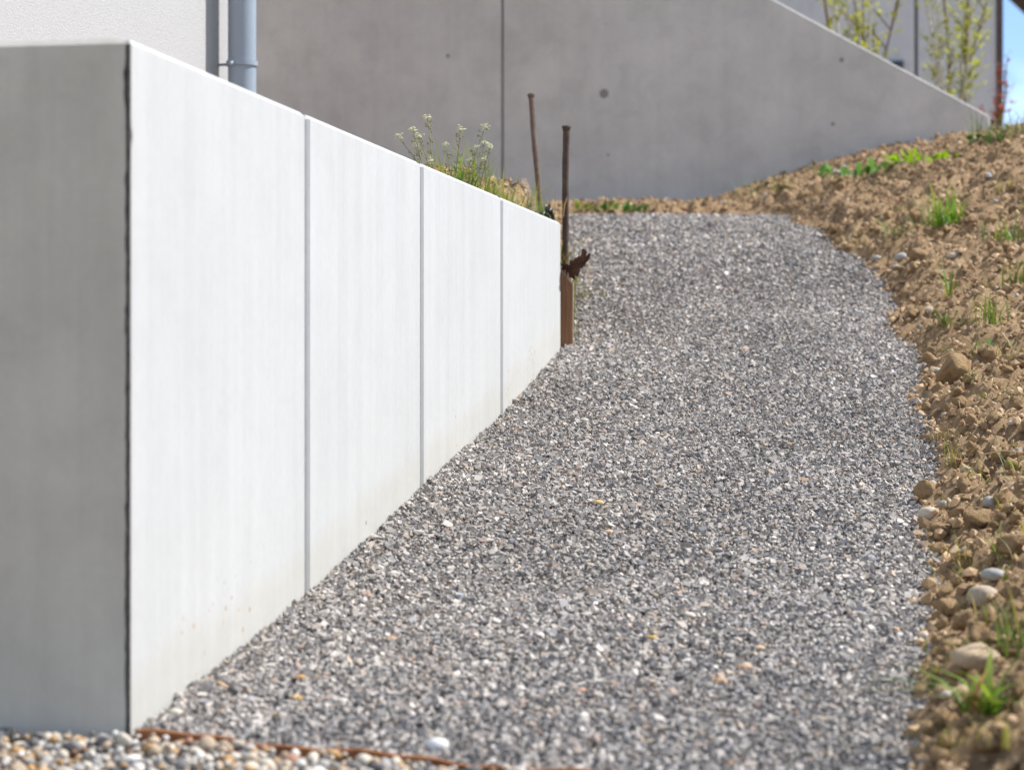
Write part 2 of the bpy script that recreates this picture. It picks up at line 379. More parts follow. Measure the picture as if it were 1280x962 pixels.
def jitter_grid(x0, x1, y0, y1, sp):
    nx, ny = int((x1-x0)/sp), int((y1-y0)/sp)
    X, Y = np.meshgrid(x0+(np.arange(nx)+.5)*sp, y0+(np.arange(ny)+.5)*sp)
    return X.ravel()+rng.uniform(-.55, .55, nx*ny)*sp, Y.ravel()+rng.uniform(-.55, .55, nx*ny)*sp
CUBE = (np.array([(x, y, z) for x in (-1, 1) for y in (-1, 1) for z in (-1, 1)])*.66,
        np.array([(0,1,3),(0,3,2),(4,6,7),(4,7,5),(0,4,5),(0,5,1),(2,3,7),(2,7,6),(0,2,6),(0,6,4),(1,5,7),(1,7,3)]))
Xg, Yg = map(np.concatenate, zip(jitter_grid(-.75, 1.5, 3.2, 8.6, .0085), jitter_grid(-.1, 1.5, 8.6, 11.4, .0115)))
dd = Xg-XR(Yg)+edge_n(Xg, Yg)*.6
k = (Xg > XL(Yg)+.006) & (dd < .02) & (rng.random(len(Xg)) > sstep((dd+.05)/.10)*.85) & (in_front(Xg, Yg) > .010) & (Yg < 11.35)
k &= (Xg > 55/F*Yg-.02) | (Yg < 7.6)
Xg, Yg = Xg[k], Yg[k]
size = np.clip(rng.lognormal(math.log(.0048), .40, len(Xg)), .0025, .0125)*np.where(Yg > 8.6, 1.2, 1.0)
tone = .80+.40*fbm(Xg*2.6, Yg*1.6, 0, 4, 91)
zg = path_h(Xg, Yg)+.0025+rng.uniform(-.002, .0035, len(Xg)); kb = rng.random(len(Xg)) < .80
A_ = chips(None, Xg[kb], Yg[kb], zg[kb], size[kb], PAL, PALP, CUBE, 40, .34, (.45, .85), None, tone=tone[kb])
B_ = chips(None, Xg[~kb], Yg[~kb], zg[~kb], size[~kb], PAL, PALP, ICO1, 30, .30, (.42, .8), None, tone=tone[~kb])
tag(link('path_gravel', mesh_data('path_gravel', np.concatenate([A_[0], B_[0]]), np.concatenate([A_[1], B_[1]+len(A_[0])]), M['gravel'], False, np.concatenate([A_[2], B_[2]]))), kind='stuff')

# soil crumbs, too many to count
Xc, Yc = jitter_grid(.3, 3.0, 3.1, 12.6, .0195)
d = np.maximum(Xc-XR(Yc), Yc-PATH_END)+edge_n(Xc, Yc)
k = (d > -.05) & (Xc < (1330-640)/F*Yc) & (rng.random(len(Xc)) < sstep((d+.06)/.07))
Xc, Yc = Xc[k], Yc[k]
size = np.clip(rng.lognormal(math.log(.0055), .55, len(Xc)), .0028, .018)
SP = np.array([SD, SL, (.42, .28, .15), (.50, .35, .20), (.54, .49, .42), (.36, .35, .34)]); SPP = np.array([.28, .25, .34, .12, .012, .008]); SPP /= SPP.sum()
tag(chips('soil_crumbs', Xc, Yc, bank_h(Xc, Yc)+size*.25, size, SP, SPP, ICO1, 30, .36, (.6, .95), M['gravel']), kind='stuff')

Xf, Yf = jitter_grid(-.9, .3, 6.0, 11.2, .02)
k = (sd(Xf, Yf)[1] < np.where(sd(Xf, Yf)[0] > 4.05, .0, -.13)) & (Xf < np.maximum(.0195*Yf+.01, .165*(Yf < 8.1))) & (Xf > -150/F*Yf)
Xf, Yf = Xf[k], Yf[k]; size = np.clip(rng.lognormal(math.log(.0065), .55, len(Xf)), .003, .016)
tag(chips('soil_crumbs', Xf, Yf, fill_h(Xf, Yf)+size*.2, size, SP, SPP, ICO1, 30, .36, (.6, .95), M['gravel']), kind='stuff')

# ------------------------------------------------------------------ white wall of concrete panels
def panel(poly, zb, name, label, mat, group, face='panel'):
    c = np.mean(poly, 0); t = thing(name, (C0[0], C0[1], 0), label, 'wall panel', group)
    o = bevelled('slab', *prism(poly-C0, zb, TOP), mat, .0085, t, skip=lambda e: all(v.co.xy.length < .006 for v in e.verts))
    me = o.data; a = me.attributes.new('above', 'FLOAT', 'POINT')
    co = np.zeros(len(me.vertices)*3); me.vertices.foreach_get('co', co); co = co.reshape(-1, 3)
    a.data.foreach_set('value', (co[:, 2]-g(co[:, 1]+C0[1])).astype(np.float32))
    return t
TK = .12
LBL = ['widest lit white concrete panel, between the dark corner edge and the first grey joint',
       'second lit white concrete panel, counted from the dark corner edge',
       'third lit white concrete panel, with rusty specks above the gravel',
       'last and smallest lit white concrete panel, ending at the brown board']
for i in range(4):
    a, b_ = i+(.012 if i else .002), i+1-(.012 if i < 3 else 0)
    p0 = C0+U*a; p1 = C0+U*b_
    poly = np.array([p0, p1, p1-N*TK, (p0-N*TK) if i else (C0-N*TK+U*(TK+.002))])
    zb = float(g(p0[1]))-.12
    t = panel(poly, zb, 'wall_panel', LBL[i], M['panel'], 'white concrete panels along the gravel path')
    if i < 3:
        q0, q1 = C0+U*(i+1-.0125)-N*.0045, C0+U*(i+1+.0125)-N*.0045
        wpart('joint_seal', *prism([q0, q1, q1-N*.09, q0-N*.09], zb+.05, TOP-.010), M['seal'], t)
# the shaded panel round the corner
Wd = -N
pf = np.array([C0-U*.0+Wd*.002, C0+U*TK+Wd*(TK+.002), C0+U*TK+Wd*2.6, C0+Wd*2.6])
fp = panel(pf, -.15, 'wall_panel', 'grey concrete panel in shade round the corner, its right edge dark and chipped', M['panel_front'], None)
zs = np.linspace(-.05, TOP-.010, 320); Vj, Fj = [], []
wj = .0004+.0018*np.clip(fbm(zs*45, 0*zs, 0, 4, 3)-.45, 0, 1)*3 + .007*np.exp(-((zs-.965)/.03)**2)*fbm(zs*60, 0*zs, 0, 2, 8)
wr = .0012+.006*np.exp(-((zs-.885)/.012)**2)+.002*np.clip(fbm(zs*40, 0*zs, 2, 2, 9)-.5, 0, 1)
for z, w, r in zip(zs, wj, wr):
    A = C0+Wd*(w+.004); B = C0-U*.0022+Wd*.0; D_ = C0+U*r+N*.0016
    for p in (A-U*.0016, B, D_, C0+U*.03+Wd*.03): Vj.append((p[0], p[1], z))
for i in range(len(zs)-1):
    for k in range(4):
        Fj.append((i*4+k, i*4+(k+1) % 4, i*4+4+(k+1) % 4, i*4+4+k))
o = wpart('corner_joint', Vj, Fj, M['dark_seal'], fp); o['label'] = 'dark ragged joint along the corner'

# ------------------------------------------------------------------ plastered house with downpipe
ha = math.radians(17.5); hn = np.array([math.cos(ha), -math.sin(ha)]); ht = np.array([math.sin(ha), math.cos(ha)])
PX0 = np.array([(302.5-640)/F*8.4, 8.4]); PR = .049
H0 = PX0-hn*.090
hb = float(fill(8.0))-.4
house = thing('plastered_house', (H0[0], H0[1], hb), 'house with rough white plaster behind the corner of the concrete wall', 'house')
c_, n_ = H0+ht*.24, H0-ht*3.6
wpart('wall', *prism([n_, c_, c_-hn*6, n_-hn*6], hb, hb+5.2), M['plaster'], house)
r0, r1 = H0+ht*.25-hn*-.01, H0-ht*3.61+hn*.01
wpart('roof', *prism([r1, r0, r0-hn*6.02, r1-hn*6.02], hb+5.204, hb+5.35), M['roof'], house)
pz = np.array([hb-.0, hb+5.1])
dp = wpart('downpipe', *tube([(PX0[0], PX0[1], hb+.05), (PX0[0], PX0[1], hb+2.4), (PX0[0], PX0[1], hb+5.15)], PR, 40, False), M['zinc'], house, True)
zc = CZ+(487-80)/F*8.4
wpart('pipe_clamp', *join([tube([(*PX0, zc-.009), (*PX0, zc-.0085), (*PX0, zc+.0085), (*PX0, zc+.009)], [PR+.001, PR+.006, PR+.006, PR+.001], 40),
                          tube([(*(PX0-hn*(PR+.002)), zc), (*(PX0-hn*.095), zc)], .005, 8),
                          tube([(*(PX0-ht*(PR+.002)-hn*.01), zc+.004), (*(PX0-ht*(PR+.022)-hn*.012), zc-.008)], .0055, 8)]), M['zinc'], dp, off=house.location)

# ------------------------------------------------------------------ rear concrete wall with sloping top
B0 = np.array([.41, 12.5]); Bw = N.copy(); Bn = -U        # runs square to the white wall
def bpt(x, y):
    k = (x-640)/F; r = (k*B0[1]-B0[0])/(Bw[0]-k*Bw[1]); P = B0+Bw*r
    return r, CZ+(487-y)/F*P[1]
rw = thing('concrete_wall', (B0[0], B0[1], CZ+.6), 'tall grey cast concrete wall with sloping top behind the path', 'wall')
r_j = bpt(628, 0)[0]; r_s, z_s = bpt(968, 0); r_e, z_e = bpt(1237, 145); slope = (z_e-z_s)/(r_e-r_s)
ztop = CZ+2.75; r_t = r_s+(ztop-z_s)/slope
def wall_section(name, rz, dep=.22):
    poly = [(r, z) for r, z in rz]; n = len(poly)
    V = [(*(B0+Bw*r), z) for r, z in poly]+[(*(B0+Bw*r-Bn*dep), z) for r, z in poly]
    V = np.array(V)-np.array(rw.location)
    return bevelled(name, V, [tuple(range(n)), tuple(range(n, 2*n))[::-1]]+[((i+1) % n, i, n+i, n+(i+1) % n) for i in range(n)], M['back'], .005, rw)
zb0 = CZ+.55
wall_section('wall_section', [(-5.5, zb0), (r_j-.005, zb0), (r_j-.005, ztop), (-5.5, ztop)])
wall_section('wall_section', [(r_j+.005, zb0), (r_e, zb0), (r_e, z_e), (r_t, ztop), (r_j+.005, ztop)])
q0, q1 = B0+Bw*(r_j-.008)-Bn*.02, B0+Bw*(r_j+.008)-Bn*.02
wpart('joint_strip', *prism([q0, q1, q1-Bn*.1, q0-Bn*.1], zb0, ztop-.03), M['seal'], rw)
for (x, y, rad) in [(755, 117, .024), (560, 70, .010), (1052, 75, .012), (1041, 155, .010)]:
    r, z = bpt(x, y); P = B0+Bw*r
    wpart('tie_hole', *tube([(*(P-Bn*.004), z), (*(P+Bn*.0015), z), (*(P+Bn*.002), z)], [rad, rad, rad*.8], 16), M['tie'], rw)

# ------------------------------------------------------------------ pale building behind, neighbour's eave
YB = 20.0
def xb(x, Y=YB): return (x-640)/F*Y
bl = thing('pale_building', (xb(1150), YB, CZ+1.0), 'pale blue-grey building with flat cladding behind the sloping wall', 'building')
bz0, bz1 = CZ+.6, CZ+6.5
for xa, xe in [(-1.2, xb(905)), (xb(907), xb(1143.5)), (xb(1147.5), xb(1246))]:
    V, Fc = box(xa, xe, YB, YB+.12, bz0, bz1); bevelled('cladding_panel', np.array(V)-np.array(bl.location), Fc, M['building'], .006, bl)
wpart('core_wall', *box(-1.2, xb(1246), YB+.124, YB+5, bz0, bz1-.01), M['seal'], bl)
wpart('corner_trim', *box(xb(1246.3), xb(1253.5), YB-.02, YB+.3, bz0, bz1), M['trim'], bl)
V, Fc = box(xb(1113), xb(1128), YB-.06, YB-.002, CZ+(487-86)/F*YB, CZ+(487-77)/F*YB); wpart('vent', V, Fc, M['black'], bl)
wpart('roof', *box(-1.3, xb(1254), YB-.1, YB+5.1, bz1+.003, bz1+.2), M['roof'], bl)
YN = 30.0; ez = CZ+(487-3)/F*YN
nb = thing('neighbour_house', (8.5, YN, CZ+1.0), 'neighbouring house whose dark eave pokes into the sky at the top right corner', 'house')
ca_, sa_ = math.cos(-.36), math.sin(-.36)
def turn(V): return [((x-6.17)*ca_-(y-YN)*sa_+6.17, (x-6.17)*sa_+(y-YN)*ca_+YN, z) for x, y, z in V]
V, Fc = box(7.0, 13, YN+.2, YN+8, CZ+.8, ez-.02); wpart('wall', turn(V), Fc, M['plaster'], nb)
prof = [(6.17, ez+.03), (6.17, ez+.27), (10, ez+2.3), (13.8, ez+.27), (13.8, ez-.015), (6.95, ez-.015)]
V = [(x, YN-.3, z) for x, z in prof]+[(x, YN+8.4, z) for x, z in prof]
wpart('roof', turn(V), [tuple(range(6))[::-1], tuple(range(6, 12))]+[(i, (i+1) % 6, 6+(i+1) % 6, 6+i) for i in range(6)], M['roof'], nb)

# ------------------------------------------------------------------ plants
def blade_set(n, h, spread, lean, width, colr, var=.2, segs=4, base_r=.01, seed=0, droop=1.0):
    """grass blades as tapering curved strips, in the plant's own frame"""
    r = np.random.default_rng(seed); V, Fc, col = [], [], []
    for i in range(int(n*1.6)):
        a = r.uniform(0, 2*math.pi); L = h*r.uniform(.30, 1.2)*(1 if r.random() < .75 else .6); ln = lean*r.uniform(.2, 1.6); w = .62*width*r.uniform(.5, 1.3)
        bx, by = r.normal(0, base_r*1.25), r.normal(0, base_r*1.25); o = len(V); dx, dy = math.cos(a), math.sin(a); px, py_ = -dy, dx
        c = np.array(colr)*.88*(1+r.uniform(-var, var))*np.array([1+r.uniform(-.05, .45), 1, 1.15])
        if r.random() < .12: c = np.array((.36, .30, .13))*r.uniform(.7, 1.1)
        for k in range(segs+1):
            t = k/segs; out = spread*0+ln*L*t**1.7; z = L*(t-.35*droop*ln*t*t)-.012*(1-t)
            ww = w*(1-t**1.6)*.5+.0002
            for sgn in (-1, 1):
                V.append((bx+dx*out+px*ww*sgn, by+dy*out+py_*ww*sgn, z+.12*ww)); col.append(c*(.9+.25*t))
        for k in range(segs): Fc.append((o+2*k, o+2*k+1, o+2*k+3, o+2*k+2))
    return V, Fc, np.array(col)
def leaf_strip(p0, d, L, w, up, colr, segs=5):
    d = np.asarray(d, float); d /= np.linalg.norm(d); s = np.cross(d, (0, 0, 1.)); s /= np.linalg.norm(s)+1e-9
    V, Fc = [], []
    for k in range(segs+1):
        t = k/segs; c = np.asarray(p0)+d*L*t+np.array([0, 0, up*math.sin(t*2.4)*L]); ww = w*.5*(math.sin(math.pi*min(t*.93+.05, 1))**.8)
        V += [c-s*ww, c+np.array([0, 0, -.15*ww]), c+s*ww]
    for k in range(segs):
        for j in (0, 1): Fc.append((3*k+j, 3*k+j+1, 3*k+4+j, 3*k+3+j))
    return V, Fc, np.repeat(np.array([colr]), len(V), 0)
def jset(sets):
    V, Fc, cl = [], [], []
    for v, f, c in sets:
        o = len(V); V += list(v); Fc += [tuple(i+o for i in q) for q in f]; cl.append(c)
    return V, Fc, np.concatenate(cl)
G1, G2, G3 = (.13, .24, .035), (.09, .19, .03), (.22, .29, .05)
def tuft(x, y, label, n, h, lean, width, colr, seed, surf=bank_h, P=None, dry=0, broad=0, base_r=.012):
    P = on_ground(x, y, surf) if P is None else np.asarray(P)
    t = thing('grass_tuft', (P[0], P[1], P[2]-.004), label, 'grass', 'grass tufts on the soil')
    v = blade_set(n, h, .02, lean, width, colr, seed=seed, base_r=base_r)
    link('blades', mesh_data('blades', v[0], v[1], M['leaf'], True, v[2]), t)['kind'] = 'stuff'
    if dry:
        v = blade_set(dry, h*.8, .02, lean*1.4, width*.8, (.42, .33, .17), seed=seed+100, base_r=base_r)
        link('dry_blades', mesh_data('dry_blades', v[0], v[1], M['leaf'], True, v[2]), t)['kind'] = 'stuff'
    return t
tuft(1235, 893, 'large blurred grass tuft at the bottom right corner with long spreading blades', 18, .100, 1.7, .021, (.17, .31, .04), 1, dry=3, base_r=.010)
tuft(1266, 812, 'tall upright grass blades beside the big beige stone', 16, .105, .45, .006, G1, 2, base_r=.010)
tuft(1196, 722, 'few low grass blades beside a whitish grey stone', 9, .055, 1.5, .005, G1, 3, dry=2)
tuft(1196, 582, 'small dry and green tuft midway down the bank near the gravel edge', 16, .07, .8, .0035, (.16, .22, .05), 4, dry=12)
tuft(1188, 368, 'single slender bright shoot of grass in bare soil', 6, .125, .35, .010, (.17, .33, .03), 5, base_r=.006)
tuft(1182, 412, 'pair of thin blades beside a pale round stone', 9, .10, .7, .006, G1, 6, dry=2)
tuft(1236, 400, 'short fan of grass blades right of the pale round stone', 26, .105, .5, .006, G1, 7, base_r=.03)
tuft(1182, 280, 'largest bright green tuft on the upper part of the bank', 60, .16, .75, .011, (.15, .32, .03), 8, base_r=.035)
tuft(1118, 298, 'thin pale tuft on the slope just above the path edge', 18, .12, .6, .007, (.17, .27, .06), 9, base_r=.02)
tuft(1268, 300, 'green tuft at the right edge of the picture, upper bank', 34, .13, .8, .010, G1, 10, base_r=.05)
tuft(1276, 352, 'green tuft cut by the right edge of the picture, below another', 22, .12, .6, .009, G1, 11, base_r=.025)
tuft(1246, 178, 'grass growing at the low end of the concrete wall', 60, .16, .7, .008, (.09, .17, .04), 12, base_r=.06)
tuft(1275, 168, 'wispy grass against the sky at the right edge', 26, .15, .5, .006, (.10, .19, .05), 13, base_r=.07)
tuft(1252, 240, 'small yellowish grass spot on the far upper bank', 14, .07, .9, .008, G3, 14, base_r=.02)
tuft(1278, 500, 'low green blades at the right edge, middle of the bank', 12, .05, .9, .005, G1, 15)
tuft(1272, 590, 'thin green sprig by the right edge below the middle', 9, .05, .8, .005, G1, 16)
tuft(1216, 480, 'short sparse blades among crumbs in the middle bank', 10, .045, .9, .004, G2, 17, dry=3)
tuft(940, 244, 'thin grass against the foot of the rear wall', 20, .10, .5, .006, G2, 18, base_r=.05)
tuft(972, 240, 'pale upright grass at the foot of the rear wall', 16, .09, .5, .006, (.18, .26, .06), 19, base_r=.04)
tuft(1258, 700, 'thin leaning blade beside the right frame edge', 5, .07, .9, .005, G1, 20)

rs = np.random.default_rng(88)
for q in range(46):
    y = rs.uniform(215, 930); xe = np.interp(y, [230, 272, 310, 350, 420, 480, 700, 960], [960, 1000, 1050, 1110, 1135, 1155, 1165, 1150])
    x = rs.uniform(xe+14, 1285); zone = 'far upper' if y < 330 else 'upper' if y < 470 else 'middle' if y < 640 else 'lower'
    yel = rs.random(); c = np.array((.10, .19, .035))*(1-yel)+np.array((.30, .30, .07))*yel
    tuft(x, y, f'tiny grass seedling sprouting from crumbs on the {zone} bank', int(rs.integers(4, 12)), rs.uniform(.022, .06), rs.uniform(.6, 1.8), .0045, c, 200+q, base_r=rs.uniform(.006, .025), dry=int(rs.integers(0, 4)))

def weed(x, y, label, n, L, w, colr, seed, surf=bank_h, up=.5, P=None):
    r = np.random.default_rng(seed); P = on_ground(x, y, surf) if P is None else np.asarray(P)
    t = thing('broadleaf_weed', (P[0], P[1], P[2]-.003), label, 'weed', 'leafy weeds on the soil'); sets = []
    for i in range(n):
        a = r.uniform(0, 2*math.pi); q = math.sqrt(r.random())*L*1.25; a2 = a+r.normal(0, 1.1)
        v = leaf_strip((math.cos(a)*q, math.sin(a)*q, r.uniform(0, .02)), (math.cos(a2), math.sin(a2), r.uniform(.0, 1.0)), L*.42*r.uniform(.4, 1.1), w*r.uniform(.7, 1.3), up*r.uniform(.3, 1), np.array(colr)*r.uniform(.7, 1.3))
        o = link('leaf', mesh_data('leaf', v[0], v[1], M['leaf'], True, v[2]), t)
    return t
weed(1068, 222, 'glossy dark green weed on the bank below the rear wall', 55, .13, .022, (.10, .23, .06), 31)
weed(1105, 216, 'low leafy weed between two brighter ones below the rear wall', 34, .09, .020, (.08, .17, .04), 32)
weed(1150, 206, 'bright yellow-green weed below the rear wall', 60, .12, .022, (.20, .35, .02), 33)
weed(1245, 440, 'small bluish leafy weed on a crumbly mound', 12, .042, .016, (.13, .26, .11), 34)
weed(778, 266, 'dark green weed at the end of the path by the rear wall', 55, .11, .022, (.06, .15, .03), 35)
weed(748, 266, 'small yellowish green weed beside the rusty posts, against the rear wall', 40, .09, .02, (.15, .20, .04), 36)
weed(1230, 178, 'dark weed against the low end of the rear wall', 18, .07, .03, (.05, .12, .03), 37)

# flowering shepherd's purse behind the white wall
YF = 6.75
def flowering(base_px, heads, label, seed, Yw, nleaf):
    r = np.random.default_rng(seed); Pb = at(*base_px, Yw); Pb[2] = float(fill_h(Pb[0], Pb[1]))-.01
    t = thing('flowering_weed', Pb, label, 'weed', 'white flowering weeds behind the wall')
    for hx, hy, big in heads:
        Yh = Yw+r.uniform(-.06, .06); P1 = at(hx, hy, Yh); b_ = Pb+np.array([r.uniform(-.02, .02), r.uniform(-.03, .03), 0])
        mid = b_*.45+P1*.55+np.array([(b_[0]-P1[0])*.22, 0, -.01]); pts = [(1-s)**2*b_+2*s*(1-s)*mid+s*s*P1 for s in np.linspace(0, 1, 9)]
        st = wpart('stem', *tube(pts, np.linspace(.0019, .0010, 9), 6), M['stem_green'], t, True)
        pods = []
        for k in range(int(10*big+6)):
            s = r.uniform(.35, .95); p = pts[int(s*8)]+(pts[min(int(s*8)+1, 8)]-pts[int(s*8)])*(s*8-int(s*8)); a = r.uniform(0, 6.28)
            e = p+np.array([math.cos(a), math.sin(a), .35])*.012*r.uniform(.6, 1.2)
            pods.append(tube([p, e], .0006, 4)); q = ICO1[0]*np.array([.0026, .0026, .0034])+e; pods.append((list(q), [tuple(f) for f in ICO1[1].tolist()]))
        o = wpart('seed_pods', *join(pods), M['pod'], st, off=t.location); o['kind'] = 'stuff'
        fl = []
        for k in range(int(15*big+5)):
            e = P1+r.normal(0, 1, 3)*np.array([.0060, .0060, .005])*(.6+.35*big)
            for j in range(4):
                a = j*math.pi/2+r.uniform(0, 1); c = e+np.array([math.cos(a), math.sin(a), .2])*.0022
                fl.append((list(ICO1[0]*np.array([.0020, .0020, .0014])+c), [tuple(f) for f in ICO1[1].tolist()]))
        wpart('flower_head', *join(fl), M['petal'], st, off=t.location)
    for i in range(nleaf):
        a = r.uniform(0, 6.28); v = leaf_strip((r.normal(0, .012), r.normal(0, .012), .01+r.uniform(0, .03)), (math.cos(a), math.sin(a), r.uniform(.2, 1.4)), r.uniform(.03, .07), r.uniform(.006, .011), .3, np.array((.13, .23, .05))*r.uniform(.7, 1.4))
        link('leaf', mesh_data('leaf', v[0], v[1], M['leaf'], True, v[2]), t)
M['stem_green'] = simple('green_stem', (.16, .18, .07), (.25, .27, .11), 40, .7)
M['pod'] = simple('seed_pod', (.18, .20, .07), (.30, .27, .12), 40, .7)
M['petal'] = simple('petal', (.60, .60, .38), (.74, .73, .52), 90, .7, .2, 0)
flowering((540, 222), [(534, 147, 1.0), (516, 161, .7), (523, 170, .7), (518, 181, .6), (498, 172, .7), (537, 200, .3)], 'white flowering weed with five heads, leftmost behind the white wall', 41, 6.55, 10)
flowering((568, 222), [(557, 181, .6), (576, 162, .9)], 'white flowering weed with two heads, between two fuller ones', 42, 6.7, 12)
flowering((588, 222), [(607, 158, .9), (594, 185, .4), (606, 178, .4), (613, 183, .6), (605, 199, .3), (586, 201, .3)], 'white flowering weed with six heads, nearest to the wall seam behind', 43, 6.8, 10)
def fill_tuft(x, Y, label, n, h, lean, w, colr, seed, base_r, dry=0):
    X = (x-640)*Y/F; tuft(0, 0, label, n, h, lean, w, colr, seed, P=(X, Y, float(fill_h(X, Y))), base_r=base_r, dry=dry)
fill_tuft(572, 6.9, 'lush green grass around the white flowering weeds', 85, .16, .8, .006, (.17, .27, .04), 51, .05)
fill_tuft(612, 7.2, 'spreading green grass right of the white flowering weeds', 85, .12, 1.0, .007, (.17, .26, .05), 52, .055)
fill_tuft(628, 7.4, 'bluish green leaves low behind the third white panel', 50, .12, 1.2, .010, (.14, .24, .08), 53, .04)
fill_tuft(640, 7.55, 'ragged green and dry grass above the last panel joint', 40, .12, 1.0, .006, (.16, .24, .05), 58, .05, 10)
fill_tuft(652, 7.6, 'sparse long dry grass around the leaning rusty post', 18, .15, .8, .004, (.28, .32, .09), 54, .05, 10)
fill_tuft(690, 8.3, 'low mixed grass just right of the black plastic sheet', 60, .10, 1.0, .006, (.17, .22, .05), 59, .06, 20)
fill_tuft(694, 7.75, 'yellowish grass between the end of the wall and the upright post', 50, .15, .6, .005, (.26, .30, .07), 55, .03, 14)
X_ = (706-640)*7.66/F
tuft(0, 0, 'long green blades growing along the upright rusty post', 34, .26, .35, .0045, (.16, .24, .05), 56, P=(X_, 7.66, float(base(X_, 7.66))), base_r=.015, dry=6)
tuft(716, 430, 'few yellow blades at the foot of the brown board', 10, .05, 1.2, .003, (.34, .34, .08), 57, P=(*on_ground(714, 428, lambda X, Y: g(Y))[:2], float(g(7.62))), base_r=.01, dry=4)

# young shrubs behind the sloping wall
def shrub(cx, yb, Y, stems, label, seed, leafn, colr, mat, spread, h, lw=.034, tl=.14):
    r = np.random.default_rng(seed); Pb = at(cx, yb, Y); gz = float(bank(Pb[0], Pb[1])); Pb[2] = gz-.02
    t = thing('young_shrub', Pb, label, 'shrub', None)
    leaves = []
    for i in range(stems):
        a = r.uniform(0, 6.28); b_ = Pb+np.array([math.cos(a)*.7*tl*r.random(), math.sin(a)*.7*tl*r.random(), 0]); ox = spread*(2*(i+.5)/stems-1)+r.normal(0, .35*tl)
        top = b_+np.array([ox, r.normal(0, .18), h*r.uniform(.75, 1.1)]); mid = (b_+top)/2-np.array([ox*.18, 0, 0])
        ss = np.linspace(0, 1, 12); pts = [(1-s)**2*b_+2*s*(1-s)*mid+s*s*top+np.array([math.sin(s*9+i)*.012, math.cos(s*7+i)*.012, 0]) for s in ss]
        st = wpart('stem', *tube(pts, np.linspace(.012, .005, 12)*r.uniform(.6, 1.15), 8), mat[i % len(mat)], t, True)
        tw = []
        for k in range(7):
            s = r.uniform(.3, .95); p = pts[int(s*11)]; a = r.uniform(0, 6.28); e = p+np.array([math.cos(a)*tl, math.sin(a)*tl, .16])*r.uniform(.5, 1.2)
            tw.append(tube([p, (p+e)/2+np.array([0, 0, .01]), e], [.005, .004, .002], 5)); leaves += [p+(e-p)*r.uniform(.4, 1.05) for _ in range(max(1, leafn//14))]
        wpart('twigs', *join(tw), mat[i % len(mat)], st, True, off=t.location)['kind'] = 'stuff'
        leaves += [pts[int(r.uniform(.25, 1)*11)]+r.normal(0, .035, 3) for _ in range(leafn//2)]
    sets = []
    for p in leaves:
        for _ in range(2):
            a = r.uniform(0, 6.28); sets.append(leaf_strip(p+r.normal(0, .01, 3)-Pb, (math.cos(a), math.sin(a), r.uniform(-.4, 1)), lw*r.uniform(.7, 1.3), lw*.6*r.uniform(.7, 1.2), .1, np.array(colr)*r.uniform(.7, 1.3), 3))
    v = jset(sets); link('foliage', mesh_data('foliage', v[0], v[1], M['leaf'], True, v[2]), t)['kind'] = 'stuff'
shrub(1078, 95, 14.2, 7, 'sparse yellow-green shrub rising above the middle of the sloping wall', 61, 100, (.42, .45, .05), [M['stem_brown'], M['stem_pale']], .24, 1.6)
shrub(1196, 150, 14.4, 9, 'taller pale-stemmed shrub with few yellow-green leaves near the wall end', 62, 80, (.40, .44, .06), [M['stem_pale'], M['stem_pale'], M['stem_brown']], .30, 1.7)
shrub(1243, 165, 15.0, 3, 'slim reddish shrub at the building corner against the sky', 63, 70, (.30, .06, .04), [M['rust']], .015, .62, .028, .03)

# ------------------------------------------------------------------ things round the end of the white wall
def post(top_px, bot_px, Yt, Yb, r_, label, mat):
    A = at(*bot_px, Yb); B = at(*top_px, Yt); t = thing('steel_post', A, label, 'post', 'rusty steel posts at the end of the wall')
    d = (B-A); L = np.linalg.norm(d)
    wob = [A+d*s+np.array([math.sin(s*7)*.0012, 0, 0]) for s in np.linspace(-.25, 1, 16)]
    sh = wpart('shaft', *tube(wob, [r_*(1+.06*math.sin(i*2.3)) for i in range(16)], 14, False), mat, t, True)
    u = d/L
    wpart('hammered_head', *tube([B-u*.014, B-u*.004, B+u*.001, B+u*.004], [r_*1.0, r_*1.2, r_*1.4, r_*1.15], 14), mat, t, True)
post((664, 119), (675, 262), 8.3, 8.2, .0102, 'thin rusty steel post leaning left behind the wall, farther of two', M['rust'])
post((708, 159), (706, 330), 7.75, 7.75, .0112, 'dark rusty steel post standing upright at the end of the wall', M['rust_dark'])
# brown board closing the end
E = C0+U*4.012
bd = thing('wooden_board', (E[0], E[1], float(g(7.55))), 'brown wooden board standing on end against the last white panel', 'board')
e1 = at(715.5, 430, 7.56)[:2]; e0 = e1+np.array([-.16, .015]); zb_ = float(g(7.5))-.04
zt = lambda y: CZ+(487-y)/F*7.56
rb = np.random.default_rng(5); nb_ = 9; xs_ = np.linspace(0, 1, nb_); tops = [zt(338)+(zt(356)-zt(338))*max(0, (s-.78)/.22) for s in xs_]
V, Fc = [], []
for s, tz in zip(xs_, tops):
    p = e0+(e1-e0)*s
    for off, zz in ((0, zb_), (0, tz), (.022, tz+.002), (.022, zb_)): V.append((p[0]+.1*off, p[1]+off, zz))
for i in range(nb_-1):
    for k in range(4): Fc.append((i*4+k, i*4+4+k, i*4+4+(k+1) % 4, i*4+(k+1) % 4))
Fc += [(0, 1, 2, 3), tuple((nb_-1)*4+k for k in (3, 2, 1, 0))]
wpart('plank', V, Fc, M['wood'], bd)
sp = []
for i in range(14):
    s = .55+.45*i/13; p = e0+(e1-e0)*s; z = np.interp(s, xs_, tops); h = rb.uniform(.008, .026)
    sp.append(tube([(p[0], p[1]+.008, z-.012), (p[0]+rb.normal(0, .003), p[1]+.006, z+h)], [.0045, .001], 5))
wpart('splinters', *join(sp), M['wood_end'], bd)['kind'] = 'stuff'
